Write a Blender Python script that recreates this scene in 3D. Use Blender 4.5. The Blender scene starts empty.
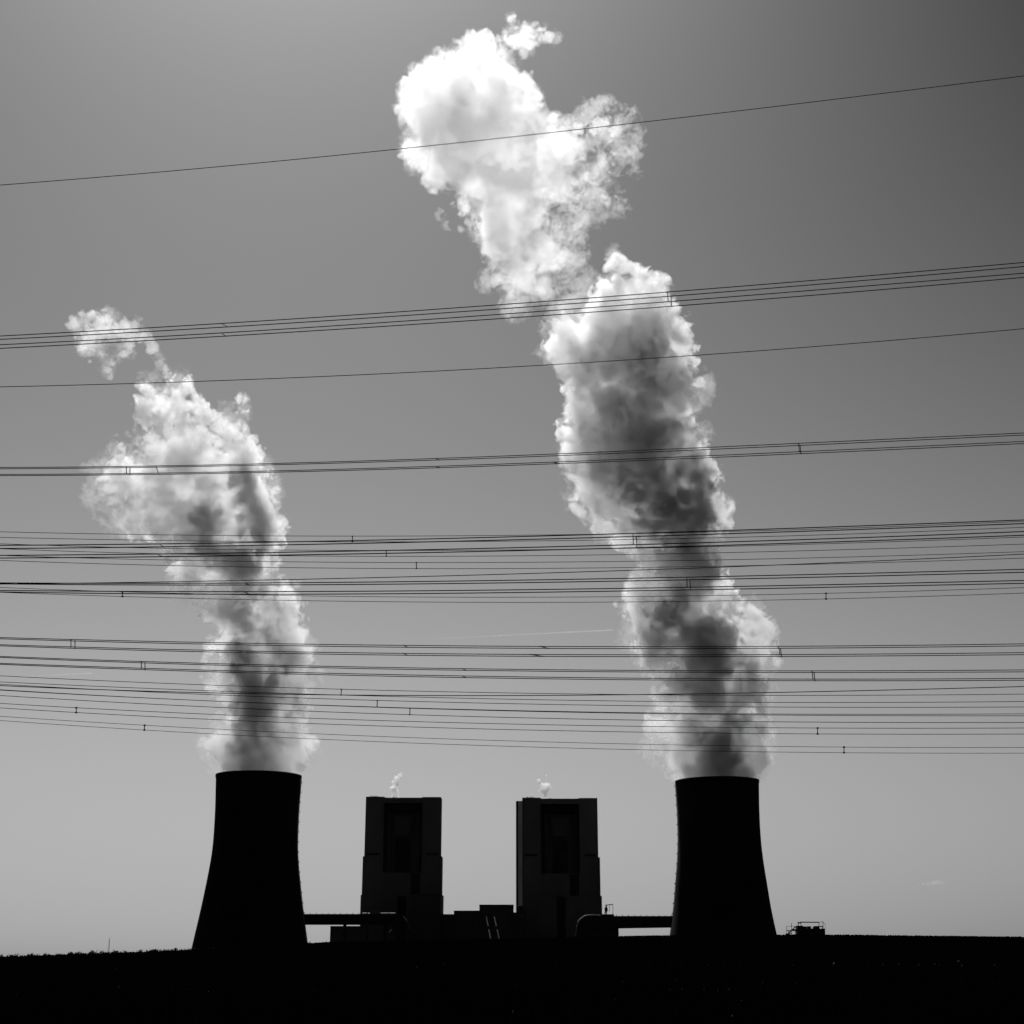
import bpy, math, random
import numpy as np
import openvdb
from mathutils import Vector

random.seed(7)
RNG = np.random.default_rng(11)
S = bpy.context.scene
COL = S.collection
R = math.radians

# ------------------------------------------------------------------ camera
PITCH, FPX, EYE = R(17.1), 1450.0, 1.7
cam = bpy.data.cameras.new('camera')
cam.sensor_width = 36.0
cam.lens = 36.0 * FPX / 1024.0
cam.clip_start, cam.clip_end = 0.5, 40000.0
co = bpy.data.objects.new('camera', cam)
COL.objects.link(co)
co.location = (0, 0, EYE)
co.rotation_euler = (R(90) + PITCH, 0, 0)
S.camera = co

# ------------------------------------------------------------------ sky and sun (black-and-white film behind a red filter: the sky's red record)
SUN_EL, SUN_AZ = R(52), R(-11)            # azimuth from +Y, towards +X
w = bpy.data.worlds.new('World')
S.world = w
w.use_nodes = True
nt = w.node_tree
nt.nodes.clear()
sky = nt.nodes.new('ShaderNodeTexSky')
sky.sky_type = 'NISHITA'
sky.sun_disc = False
sky.sun_elevation = SUN_EL
sky.sun_rotation = SUN_AZ
sky.air_density = 0.8
sky.dust_density = 0.6
sky.ozone_density = 1.0
mix = nt.nodes.new('ShaderNodeVectorMath')        # channel mixer of the monochrome conversion: weights and black point
mix.operation = 'DOT_PRODUCT'
mix.inputs[1].default_value = (1.283, -1.444, 1.276)
flo = nt.nodes.new('ShaderNodeMath')
flo.operation = 'MAXIMUM'
flo.inputs[1].default_value = 0.05
off = nt.nodes.new('ShaderNodeMath')
off.operation = 'ADD'
off.inputs[1].default_value = -4.19
bg = nt.nodes.new('ShaderNodeBackground')
wo = nt.nodes.new('ShaderNodeOutputWorld')
bg.inputs['Strength'].default_value = 0.1
nt.links.new(sky.outputs['Color'], mix.inputs[0])
nt.links.new(mix.outputs['Value'], off.inputs[0])
nt.links.new(off.outputs[0], flo.inputs[0])
nt.links.new(flo.outputs[0], bg.inputs['Color'])
nt.links.new(bg.outputs[0], wo.inputs['Surface'])

sl = bpy.data.lights.new('sun', 'SUN')
sl.energy = 3.4
sl.angle = R(0.5)
sl.color = (1, 1, 1)                      # the picture is monochrome
so = bpy.data.objects.new('sun', sl)
COL.objects.link(so)
sd = Vector((math.sin(SUN_AZ) * math.cos(SUN_EL), math.cos(SUN_AZ) * math.cos(SUN_EL), math.sin(SUN_EL)))
so.rotation_euler = sd.to_track_quat('Z', 'Y').to_euler()

vs = S.view_settings
vs.view_transform, vs.look, vs.gamma, vs.use_curve_mapping = 'Standard', 'None', 1.0, False
vs.exposure = 0.15
S.cycles.volume_bounces = 8
S.cycles.max_bounces = 18
S.cycles.transparent_max_bounces = 256
S.cycles.use_denoising = True
S.cycles.use_adaptive_sampling = True
S.cycles.adaptive_threshold = 0.06
S.cycles.sample_clamp_indirect = 8.0

# ------------------------------------------------------------------ helpers
def P(x, y, Y):
    """Where the sight line through photo pixel (x, y) meets the upright plane Y metres away."""
    a, b = (x - 512.0) / FPX, (512.0 - y) / FPX
    dy = math.cos(PITCH) - b * math.sin(PITCH)
    dz = math.sin(PITCH) + b * math.cos(PITCH)
    t = Y / dy
    return Vector((a * t, Y, EYE + dz * t))

def scale(y, Y):
    b = (512.0 - y) / FPX
    return Y / (math.cos(PITCH) - b * math.sin(PITCH)) / FPX

def mat(name, base, rough=0.85, metal=0.0, noise=None, bump=0.0, detail=6.0):
    m = bpy.data.materials.new(name)
    m.use_nodes = True
    n, l = m.node_tree.nodes, m.node_tree.links
    b = n['Principled BSDF']
    b.inputs['Base Color'].default_value = (base, base, base, 1)
    b.inputs['Roughness'].default_value = rough
    b.inputs['Metallic'].default_value = metal
    b.inputs['Specular IOR Level'].default_value = 0.05
    if noise:
        sc, amt = noise
        tc = n.new('ShaderNodeTexCoord')
        tx = n.new('ShaderNodeTexNoise')
        tx.inputs['Scale'].default_value = sc
        tx.inputs['Detail'].default_value = detail
        mr = n.new('ShaderNodeMapRange')
        mr.inputs['From Min'].default_value, mr.inputs['From Max'].default_value = 0.3, 0.7
        mr.inputs['To Min'].default_value, mr.inputs['To Max'].default_value = base * (1 - amt), base * (1 + amt)
        l.new(tc.outputs['Object'], tx.inputs['Vector'])
        l.new(tx.outputs[0], mr.inputs['Value'])
        l.new(mr.outputs[0], b.inputs['Base Color'])
        if bump:
            bp = n.new('ShaderNodeBump')
            bp.inputs['Strength'].default_value = bump
            l.new(tx.outputs[0], bp.inputs['Height'])
            l.new(bp.outputs[0], b.inputs['Normal'])
    return m

M = {
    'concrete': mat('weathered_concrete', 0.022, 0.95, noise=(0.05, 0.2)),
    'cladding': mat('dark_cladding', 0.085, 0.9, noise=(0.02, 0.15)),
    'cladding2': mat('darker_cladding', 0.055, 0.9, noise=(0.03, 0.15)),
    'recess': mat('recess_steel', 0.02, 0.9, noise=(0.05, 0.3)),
    'steel': mat('dark_steel', 0.03, 0.7, noise=(0.3, 0.3)),
    'pale': mat('painted_glint', 0.85, 0.5, noise=(0.4, 0.15)),  # pale tone stands in for sunlit highlights and glints
    'lit_face': mat('painted_lit_face', 0.7, 0.6, noise=(0.05, 0.1)),  # pale tone stands in for a wall face catching light
    'wire': mat('aluminium_wire', 0.06, 0.6, metal=0.3),
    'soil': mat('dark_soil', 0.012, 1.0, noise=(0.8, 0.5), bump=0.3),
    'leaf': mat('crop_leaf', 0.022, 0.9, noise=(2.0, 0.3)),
    'bush': mat('bush_leaf', 0.03, 0.9, noise=(0.5, 0.3)),
}

def tag(o, label=None, cat=None, group=None, kind=None):
    for k, v in (('label', label), ('category', cat), ('group', group), ('kind', kind)):
        if v:
            o[k] = v
    return o

def empty(name, loc, label, cat, group=None):
    o = bpy.data.objects.new(name, None)
    COL.objects.link(o)
    o.location = loc
    return tag(o, label, cat, group)

class MB:
    def __init__(s):
        s.v, s.f = [], []
    def add(s, vs, fs):
        k = len(s.v)
        s.v += [tuple(p) for p in vs]
        s.f += [tuple(i + k for i in f) for f in fs]
        return s
    def box(s, x0, x1, y0, y1, z0, z1):
        return s.add([(x0, y0, z0), (x1, y0, z0), (x1, y1, z0), (x0, y1, z0), (x0, y0, z1), (x1, y0, z1), (x1, y1, z1), (x0, y1, z1)],
                     [(0, 3, 2, 1), (4, 5, 6, 7), (0, 1, 5, 4), (1, 2, 6, 5), (2, 3, 7, 6), (3, 0, 4, 7)])
    def pbox(s, x0, x1, yt, yb, Y, depth, z0=None, yr=None):
        """A box whose front face is seen between photo columns x0..x1 and rows yt..yb, Y metres away."""
        yr = yt if yr is None else yr
        a, b = P(x0, yr, Y), P(x1, yr, Y)
        zb = z0 if z0 is not None else P(x0, yb, Y).z
        return s.box(a.x, b.x, Y, Y + depth, zb, P(x0, yt, Y).z)
    def tube(s, pts, r, n=6, cap=True):
        pts = [Vector(p) for p in pts]
        k0 = len(s.v)
        for i, p in enumerate(pts):
            t = (pts[min(i + 1, len(pts) - 1)] - pts[max(i - 1, 0)]).normalized()
            u = t.cross(Vector((0, 0, 1)) if abs(t.z) < 0.95 else Vector((0, 1, 0))).normalized()
            w_ = u.cross(t)
            rr = r[i] if isinstance(r, (list, tuple)) else r
            for k in range(n):
                a = 2 * math.pi * k / n
                s.v.append(tuple(p + float(rr) * (math.cos(a) * u + math.sin(a) * w_)))
        for i in range(len(pts) - 1):
            for k in range(n):
                a, b = k0 + i * n + k, k0 + i * n + (k + 1) % n
                s.f.append((a, a + n, b + n, b))
        if cap:
            s.f.append(tuple(k0 + k for k in range(n)))
            s.f.append(tuple(k0 + (len(pts) - 1) * n + k for k in reversed(range(n))))
        return s
    def lathe(s, cx, cy, prof, n=96):
        k0 = len(s.v)
        for (r, z) in prof:
            for k in range(n):
                a = 2 * math.pi * k / n
                s.v.append((cx + r * math.cos(a), cy + r * math.sin(a), z))
        for i in range(len(prof) - 1):
            for k in range(n):
                a, b = k0 + i * n + k, k0 + i * n + (k + 1) % n
                s.f.append((a, b, b + n, a + n))
        return s
    def build(s, name, m, parent=None, smooth=False):
        o_loc = parent.matrix_basis.translation if parent is not None else Vector((0, 0, 0))
        if parent is not None and parent.parent is not None:
            o_loc = o_loc + parent.parent.matrix_basis.translation
        me = bpy.data.meshes.new(name)
        me.from_pydata([tuple(Vector(p) - o_loc) for p in s.v], [], s.f)
        me.materials.append(m)
        if smooth:
            me.polygons.foreach_set('use_smooth', [True] * len(me.polygons))
        me.update()
        o = bpy.data.objects.new(name, me)
        COL.objects.link(o)
        if parent is not None:
            o.parent = parent
        return o

def np_mesh(name, verts, faces_list, mats, mat_idx=None):
    """verts (n,3); faces_list: arrays (m,k)"""
    me = bpy.data.meshes.new(name)
    loops = np.concatenate([f.ravel() for f in faces_list]).astype(np.int32)
    tot = np.concatenate([np.full(len(f), f.shape[1], np.int32) for f in faces_list])
    start = np.concatenate([[0], np.cumsum(tot)[:-1]]).astype(np.int32)
    me.vertices.add(len(verts))
    me.vertices.foreach_set('co', verts.astype(np.float32).ravel())
    me.loops.add(len(loops))
    me.loops.foreach_set('vertex_index', loops)
    me.polygons.add(len(tot))
    me.polygons.foreach_set('loop_start', start)
    me.polygons.foreach_set('loop_total', tot)
    for m in mats:
        me.materials.append(m)
    if mat_idx is not None:
        me.polygons.foreach_set('material_index', mat_idx.astype(np.int32))
    me.update()
    me.validate()
    o = bpy.data.objects.new(name, me)
    COL.objects.link(o)
    return o

# ------------------------------------------------------------------ ground: a field rising to a low crest that hides the foot of the plant
CREST_PX = np.array([(-400, 961), (0, 958.2), (100, 954.8), (195, 951), (250, 948), (310, 944.5), (330, 943), (450, 941), (600, 938),
                     (640, 936.9), (780, 935.9), (850, 936), (1024, 938), (1500, 944)], float)
CY = 420.0
cx_w = np.array([P(x, y, CY).x for x, y in CREST_PX])
cz_w = np.array([P(x, y, CY).z for x, y in CREST_PX])
def crest(xw):
    return np.interp(xw, cx_w, cz_w)
def sst(t):
    t = np.clip(t, 0, 1)
    return t * t * (3 - 2 * t)
def ground_z(x, y):
    rise = np.where(y < CY, np.clip((y - 60) / (CY - 60), 0, 1) ** 1.35, 1 - sst((y - CY - 20) / 380.0))
    ang = np.where(np.abs(y) > 1, x * CY / np.maximum(y, 60.0), x)
    ang = np.where(y > CY, x, ang)
    return crest(ang) * rise + 0.06 * np.sin(x * 0.31 + y * 0.17) * np.sin(y * 0.23) * (y < 380)
ys = np.concatenate([np.linspace(-300, 20, 9), np.arange(25, 460, 2.5), np.linspace(465, 900, 40), np.geomspace(920, 16000, 40)])
xs = np.concatenate([-np.geomspace(9000, 260, 26), np.arange(-250, 251, 5.0), np.geomspace(260, 9000, 26)])
gx, gy = np.meshgrid(xs, ys)
gz = ground_z(gx, gy)
nr, nc = gx.shape
idx = np.arange(nr * nc).reshape(nr, nc)
q = np.stack([idx[:-1, :-1], idx[:-1, 1:], idx[1:, 1:], idx[1:, :-1]], -1).reshape(-1, 4)
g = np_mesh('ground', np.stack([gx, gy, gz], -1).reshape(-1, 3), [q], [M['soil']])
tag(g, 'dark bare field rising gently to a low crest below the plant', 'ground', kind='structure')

# upright crop leaves, added so their shaded sides keep the field dark
N = 240000
d = np.sqrt(RNG.uniform(30.0 ** 2, 424.0 ** 2, N))
d[:90000] = RNG.uniform(30, 130, 90000)
lx = RNG.uniform(-0.44, 0.44, N) * d
lz = ground_z(lx, d)
far_ = np.clip((d - 90) / 100, 0, 1)
hh = RNG.uniform(0.12, 0.34, N) * (1 + 0.5 * far_)
ww = RNG.uniform(0.06, 0.14, N) * (1 + 4.0 * far_)
az = np.clip(RNG.normal(0, 0.4, N), -0.8, 0.8)
lean = np.clip(RNG.normal(0, 0.05, N), -0.1, 0.1)
flat = RNG.random(N) < 0.00008
lean[flat] = RNG.uniform(0.9, 1.4, flat.sum())
ww[flat] *= 0.6
hh[flat] *= 0.5
ux, uy = np.cos(az), np.sin(az)
sx, sy = -uy * np.sin(lean), ux * np.sin(lean)
up = np.cos(lean)
base = np.stack([lx, d, lz - 0.02], -1)
U = np.stack([ux, uy, np.zeros(N)], -1) * ww[:, None]
H = np.stack([sx, sy, up], -1) * hh[:, None]
V = np.stack([base - 0.4 * U, base + 0.4 * U, base + 0.5 * U + 0.6 * H, base + H, base - 0.5 * U + 0.6 * H], 1).reshape(-1, 3)
F = (np.arange(N)[:, None] * 5 + np.arange(5)[None]).astype(np.int32)
tag(np_mesh('crop_leaves', V, [F], [M['leaf']]), 'low dark crop leaves added over the field below the plant', 'crop', kind='stuff')

# far bushes on the left skyline, one mass
def clumps(spec, name, label):
    vs_, n0 = [], 0
    for (c, r, n) in spec:
        u = RNG.normal(size=(n, 3)); u /= np.linalg.norm(u, axis=1)[:, None]
        ctr = np.array(c) + u * r * RNG.uniform(0.3, 1.0, (n, 1)) * np.array([1.15, 1.0, 1.0])
        a = RNG.normal(size=(n, 3)); b = RNG.normal(size=(n, 3))
        s_ = r * 0.42
        tri = np.stack([ctr, ctr + a * s_, ctr + b * s_], 1)
        vs_.append(tri.reshape(-1, 3))
    V = np.concatenate(vs_)
    F = np.arange(len(V)).reshape(-1, 3)
    return tag(np_mesh(name, V, [F], [M['bush']]), label, 'treeline', kind='stuff')
spec = []
TL = np.array([(-60, 957.5), (0, 955.5), (8, 956.5), (20, 954.6), (60, 953.6), (100, 951.6), (130, 950.6), (170, 949.2), (195, 948.2), (215, 947.5)])
for i in range(240):
    x = random.uniform(-60, 212)
    y = np.interp(x, TL[:, 0], TL[:, 1]) + random.choice([0.2, 0.8, 0.8, 1.4, -0.9])
    Y = 900.0
    p = P(x, y, Y)
    r = random.uniform(0.8, 1.9)
    spec.append(((p.x, Y + random.uniform(-30, 30), p.z - r), r, 40))
    spec.append(((p.x, Y, p.z - 2.2 * r), r * 1.4, 30))
    spec.append(((p.x, Y, p.z - 4.4 * r), r * 1.8, 30))
clumps(spec, 'treeline', 'far dark treeline along the left skyline')
spec = []
for i in range(46):
    x = random.uniform(306, 334)
    y = 943.2 + random.uniform(-0.6, 1.6) - 1.6 * max(0, (x - 320) / 12)
    p = P(x, y, 1000.0)
    for k in range(4):
        spec.append(((p.x, 1000.0 + random.uniform(-6, 6), p.z - 0.8 - 1.6 * k), 1.0 + 0.3 * k, 40))
clumps(spec, 'hedge', 'dark hedge in the gap beside the left cooling tower')['category'] = 'hedge'

# ------------------------------------------------------------------ cooling towers
def tower(axis_px, top_px, Y, prof_px, label, ladder_az, scale_r=1.0):
    c = P(axis_px, top_px, Y)
    root = empty('cooling_tower', (c.x, Y, 0), label, 'cooling tower', 'cooling towers of the power plant')
    zs = [P(axis_px, y, Y).z for y, r in prof_px]
    rs = [r * scale(y, Y) * scale_r for y, r in prof_px]
    H_ = zs[0]
    zz = np.linspace(0, H_ - 2.2, 60)
    rr = np.interp(zz, zs[::-1], rs[::-1])
    # smooth the traced profile
    for _ in range(12):
        rr[1:-1] = (rr[:-2] + 2 * rr[1:-1] + rr[2:]) / 4
    prof = [(float(r), float(z)) for r, z in zip(rr, zz)]
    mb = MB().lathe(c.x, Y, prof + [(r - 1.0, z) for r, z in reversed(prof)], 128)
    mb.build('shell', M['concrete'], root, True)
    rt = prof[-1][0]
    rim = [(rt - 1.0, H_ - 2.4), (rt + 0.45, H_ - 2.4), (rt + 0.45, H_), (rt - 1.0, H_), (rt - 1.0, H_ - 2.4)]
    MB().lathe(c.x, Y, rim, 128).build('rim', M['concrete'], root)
    # access ladder with a bracket at every landing
    ca, sa = math.cos(ladder_az), math.sin(ladder_az)
    def on(z, out):
        r = float(np.interp(z, zz, rr)) + out
        return Vector((c.x + r * ca, Y + r * sa, z))
    MB().tube([on(z, 0.35) for z in np.linspace(12, H_ - 3, 40)], 0.28, 5).build('ladder', M['steel'], root)
    side = Vector((-sa, ca, 0))
    for z in np.arange(34, H_ - 2, 9.6):
        p = on(z, 0.9)
        b = MB().tube([p - side * 0.8, p + side * 0.8], 0.6, 5)
        o_ = Vector((ca, sa, 0))
        b.tube([p - o_ * 0.5, p + o_ * 0.55 + Vector((0, 0, 0.5))], 0.22, 5)
        b.build('bracket', M['steel'], root)
    return root, c, H_, rt
TW1 = tower(258.9, 775.5, 1450.0, [(775.5, 42.2), (808, 41.2), (838, 41.4), (852, 42.0), (870, 44.2), (890, 47.2), (911, 50.6), (943, 56.4), (962, 59.8)],
            'black cooling tower at the left, ladder brackets down its right edge', 0.174)
TW2 = tower(717.0, 781.0, 1480.0, [(781, 41.4), (808, 40.6), (830, 40.6), (846, 41.2), (864, 42.7), (885, 45.4), (908, 48.0), (934, 52.6), (960, 57.2)],
            'black cooling tower at the right, beside the skyline hut', math.pi - 0.14)

# ------------------------------------------------------------------ boiler houses
def boiler(dx, dy, Y, label, strip):
    c = P(403 + dx, 900, Y)
    root = empty('boiler_house', (c.x, Y + 30, 0), label, 'boiler house', 'boiler houses of the power plant')
    X = lambda a: a + dx
    L1, L2 = (367.4, 368.2) if strip else (364.6, 363.6)
    T = lambda b: b + dy
    k = dict(yr=T(797))
    b = MB()
    b.pbox(X(366), X(384.4), T(796.6), 0, Y, 26, 0, T(797))
    b.pbox(X(422.4), X(441), T(797), 0, Y, 26, 0, T(797))
    b.pbox(X(384.4), X(422.4), T(797.6), T(803), Y + 0.01, 25, None, T(797))
    b.pbox(X(384.4), X(422.4), T(872.5), 0, Y + 0.01, 25, 0, T(797))
    b.pbox(X(384.4), X(422.4), T(803), T(872.5), Y + 14, 11, None, T(797))
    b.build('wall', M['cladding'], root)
    a = MB()
    a.pbox(X(L1), X(384.2), T(856.3), T(872.5), Y - 1.4, 27, None, T(797))
    a.pbox(X(422.6), X(442.6), T(856.3), T(872.5), Y - 1.4, 27, None, T(797))
    a.pbox(X(L1), X(442.6), T(872.5), T(895), Y - 1.41, 27, None, T(797))
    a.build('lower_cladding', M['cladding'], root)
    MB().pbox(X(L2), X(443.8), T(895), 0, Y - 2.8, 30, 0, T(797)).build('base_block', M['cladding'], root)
    for x0, x1 in ((368, 380.5), (427.5, 438.5)):
        MB().pbox(X(x0), X(x1), T(853), T(855.2), Y - 0.5, 1.0, None, T(797)).build('notch_strip', M['recess'], root)  # shaded wall groove put into a dark strip's colour
    # the open bay: two columns, a beam and a hopper that narrows downwards
    for x in (388.3, 417.3):
        MB().pbox(X(x), X(x + 3.2), T(812), T(872.4), Y + 7, 5, None, T(797)).build('bay_column', M['cladding2'], root)
    MB().pbox(X(386), X(421), T(806.5), T(812), Y + 6, 5, None, T(797)).build('bay_beam', M['recess'], root)
    h = MB()
    p = [P(X(x), T(y), Y + 8) for x, y in ((393, 816), (414, 816), (409.5, 836), (397.5, 836))]
    v = [tuple(q_) for q_ in p] + [(q_.x, Y + 13, q_.z) for q_ in p]
    h.add(v, [(0, 3, 2, 1), (4, 5, 6, 7), (0, 1, 5, 4), (1, 2, 6, 5), (2, 3, 7, 6), (3, 0, 4, 7)])
    h.build('hopper', M['cladding2'], root)
    MB().pbox(X(396.5), X(410.5), T(838), T(872.4), Y + 9, 4, None, T(797)).build('bay_panel', M['recess'], root)
    MB().pbox(X(412.5), X(421.5), T(873.5), T(894.5), Y - 1.7, 0.6, None, T(797)).build('dark_panel', M['recess'], root)  # shade of an open slot put into the panel's dark colour
    MB().pbox(X(399.5), X(408), T(895.8), T(940), Y - 3.1, 0.6, None, T(797)).build('dark_panel', M['recess'], root)
    for x in (370.5, 373.5, 376):
        MB().pbox(X(x), X(x + 1.1), T(795.7), T(796.6), Y + 8, 2, None, T(797)).build('roof_vent', M['steel'], root)
    s_ = P(X(394), T(797), Y + 18)
    MB().tube([(s_.x, Y + 18, s_.z - 6), (s_.x, Y + 18, s_.z - 0.5)], 1.6, 12).build('vent_pipe', M['steel'], root)
    if strip:
        MB().pbox(X(359.7), X(361.6), T(800), 0, Y + 5, 12, 0, T(800)).build('stair_column', M['steel'], root)
        g_ = MB().pbox(X(361.6), X(368.6), T(800), T(905), Y + 6, 10, None, T(800))  # side wall catching light, put into the panel's pale colour
        MB().pbox(X(361.65), X(368.6), T(905), 0, Y + 5.6, 11, 0, T(800)).build('stair_base', M['steel'], root)
        o = g_.build('lit_side_face', M['lit_face'], root)
        o['label'] = 'pale strip up the left edge, painted as a sunlit side face'
    return root
boiler(0, 0, 1650.0, 'tall black boiler house with a recessed bay, beside the left cooling tower', False)
boiler(156.3, 1.0, 1652.0, 'tall black boiler house with a pale painted-light strip up its left edge', True)

# lower plant buildings
r = empty('annex', (P(424, 940, 1600).x, 1620, 0), 'low dark annex block at the foot of the left boiler house', 'annex')
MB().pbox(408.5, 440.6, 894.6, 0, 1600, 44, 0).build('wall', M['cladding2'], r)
MB().pbox(408.2, 440.9, 894.0, 894.6, 1599.6, 45).build('roof', M['steel'], r)
r = empty('workshop', (P(346, 940, 1580).x, 1590, 0), 'low dark workshop under the left pipe bridge', 'workshop')
MB().pbox(330.4, 366, 926.6, 0, 1580, 30, 0).build('wall', M['cladding'], r)
MB().pbox(330.2, 366.2, 926.0, 926.6, 1579.6, 31).build('roof', M['steel'], r)
r = empty('pump_house', (P(598, 940, 1540).x, 1550, 0), 'low dark pump house under the curved end of the right pipe bridge', 'pump house')
MB().pbox(577, 618.6, 927.2, 0, 1540, 16, 0).build('wall', M['cladding2'], r)
MB().pbox(576.8, 618.9, 926.6, 927.2, 1539.6, 17).build('roof', M['steel'], r)

r = empty('turbine_hall', (P(480, 940, 1610).x, 1640, 0), 'long stepped dark turbine hall between the two boiler houses', 'turbine hall')
for x0, x1, yt, Y in ((441, 453.6, 914.2, 1612), (453.6, 479, 910.6, 1610), (479.2, 513.6, 904.6, 1608), (513.6, 527, 912.4, 1611)):
    MB().pbox(x0, x1, yt + 0.7, 0, Y, 34, 0, 940).build('wall', M['cladding2'], r)
    MB().pbox(x0 - .2, x1 + .2, yt, yt + 0.7, Y - 0.4, 35, None, 940).build('roof', M['steel'], r)
MB().pbox(515, 524, 915.0, 915.9, 1610.3, 0.6, None, 940).build('cornice', M['cladding'], r)

def chute(xa, xb, label):
    a, b = P(xa, 916.6, 1604), P(xb, 939.6, 1584)
    rt = empty('inclined_chute', (b.x, 1584, 0), label, 'chute', 'inclined chutes of the turbine hall')
    dv = (b - a)
    up_ = Vector((0, dv.z, -dv.y)).normalized()
    if up_.z < 0:
        up_ = -up_
    def slab(t0, t1, w_, off, th, nm, m):
        p0, p1 = a + dv * t0 + up_ * off, a + dv * t1 + up_ * off
        ex = Vector((w_, 0, 0))
        v = [p0 - ex, p0 + ex, p1 + ex, p1 - ex]
        v = v + [q_ - up_ * th for q_ in v]
        return MB().add(v, [(3, 2, 1, 0), (4, 5, 6, 7), (0, 1, 5, 4), (1, 2, 6, 5), (2, 3, 7, 6), (3, 0, 4, 7)]).build(nm, m, rt)
    slab(-0.02, 1.25, 1.0, 0, 1.6, 'trough', M['steel'])
    slab(0.0, 0.42, 0.62, 0.25, 0.24, 'glint_strip', M['pale'])  # sun glints on the slope put into pale strips
    slab(0.56, 1.0, 0.62, 0.25, 0.24, 'glint_strip', M['pale'])
chute(486.2, 490.8, 'inclined chute with two pale painted glints, the one nearer the left boiler house')
chute(494.2, 499.4, 'inclined chute with two pale painted glints, the one nearer the right boiler house')

# ------------------------------------------------------------------ pipe bridges from towers to boiler houses
def bridge(profile, Y, depth, label, x0, x1, ytop, ybot_pts):
    c = P((x0 + x1) / 2, ytop, Y)
    rt = empty('pipe_bridge', (c.x, Y, 0), label, 'pipe bridge', 'pipe bridges between towers and boiler houses')
    n = len(profile)
    pf = [P(x, y, Y) for x, y in profile]
    v = pf + [Vector((q_.x, Y + depth, q_.z)) for q_ in pf]
    f = [tuple(range(n)), tuple(reversed(range(n, 2 * n)))] + [(i, i + n, (i + 1) % n + n, (i + 1) % n) for i in range(n)]
    MB().add(v, f).build('duct', M['steel'], rt)
    x = x0
    rail = []
    while x < x1:
        p = P(x, ytop, Y + 1)
        MB().tube([p - Vector((0, 0, 0.3)), p + Vector((0, 0, random.uniform(0.7, 1.2)))], 0.34, 6).build('lug', M['steel'], rt)
        x += 6.1
    for x in ybot_pts:
        p = P(x, ytop + 6, Y + depth / 2)
        MB().tube([(p.x, p.y, 0), p], 1.6, 10).build('support_leg', M['steel'], rt)
    return rt
b1 = bridge([(299, 924.6), (299, 914), (398, 914), (403, 916), (407, 921), (408, 930), (400, 936), (396, 936), (392, 927), (386, 924.8)], 1490, 10,
            'straight black pipe bridge from the left cooling tower to its boiler house', 304, 396, 914, [345, 385, 402])
b2 = bridge([(675, 927.4), (675, 916), (588, 916), (583.5, 917.5), (579, 921), (576.5, 927), (576, 936), (590, 936), (590, 928.8)], 1500, 10,
            'black pipe bridge with a curved end, running to the right cooling tower', 592, 672, 916, [583, 604])
pp = [P(x, y, 1499.0) for x, y in ((577.2, 922.4), (578, 921), (580.2, 918.6), (584, 916), (587.5, 914.9), (593, 914.8), (600, 915.1))]
MB().tube(pp, [0.2, 0.4, 0.4, 0.4, 0.3, 0.2, 0.15], 8).build('highlight_rail', M['pale'], b2)  # sunlit highlight along the curve put into a pale tube
for x0, x1 in ((362.5, 367), (368, 370), (380.8, 388.6), (389.4, 395.2)):
    MB().tube([P(x0, 913.3, 1489), P(x1, 913.3, 1489)], 0.55, 8).build('light_streak', M['pale'], b1)  # sunlit roof edge put into short pale tubes
MB().tube([P(389, 932.6, 1489), P(391.4, 929.4, 1488)], 0.3, 8).build('light_streak', M['pale'], b1)

# small framed lift on the right bridge
c = P(609, 915, 1503)
rt = empty('roof_crane', (c.x, 1503, c.z), 'small steel roof crane frame standing on the curved pipe bridge end', 'crane frame')
f = MB()
f.tube([P(606.3, 915.3, 1502), P(606.3, 905, 1502)], 0.7, 5)
f.tube([P(612.9, 915.3, 1502), P(612.9, 904.6, 1502)], 0.25, 5)
f.tube([P(605, 905.2, 1502), P(613.2, 904.4, 1502)], 0.4, 5)
f.tube([P(606.5, 909.5, 1502), P(604, 915.2, 1502)], 0.4, 5)
f.tube([P(609.6, 905, 1502), P(609.2, 912, 1502)], 0.2, 5)
f.build('frame', M['steel'], rt)
MB().pbox(601, 614, 914.2, 916.4, 1501, 6).build('platform', M['steel'], rt)
MB().pbox(604.6, 607.6, 907.5, 911.5, 1500.6, 1.2).build('winch', M['steel'], rt)

# ------------------------------------------------------------------ hut with railings on the crest
Y = 432.0
c = P(806, 937, Y)
rt = empty('skyline_hut', (c.x, Y, c.z), 'small dark hut with roof railings on the bare skyline', 'hut')
zb = c.z - 3
MB().pbox(798, 825, 928.6, 0, Y, 4.5, zb).build('wall', M['steel'], rt)
for a_ in ((797.6, 803, 925.6, 928.6, .3), (803, 806, 926.4, 928.6, .6), (808, 811, 926.2, 928.6, .6), (814.5, 819.5, 926.8, 928.6, .6)):
    MB().pbox(*a_[:4], Y + a_[4], 3).build('roof_unit', M['steel'], rt)
m = MB()
m.pbox(813.8, 823.2, 926.0, 927.0, Y + .3, 0.25)
for x in (814.2, 822.4):
    m.pbox(x, x + 0.5, 927.0, 928.7, Y + .3, 0.25)
m.build('pipe_rack', M['steel'], rt)
for dy_ in (0.2, 4.3):
    m = MB()
    m.tube([P(797.6, 922.8, Y + dy_), P(800.8, 922.9, Y + dy_)], 0.2, 5)
    m.tube([P(800.5, 922.2, Y + dy_), P(818.5, 922.3, Y + dy_)], 0.15, 5)
    m.tube([P(818.5, 922.4, Y + dy_), P(823.4, 921.6, Y + dy_)], 0.07, 5)
    for x in (798.2, 801, 819, 823):
        m.tube([P(x, 922, Y + dy_), P(x, 928.7, Y + dy_)], 0.09, 5)
    m.build('roof_railing', M['steel'], rt)
m = MB()
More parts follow.
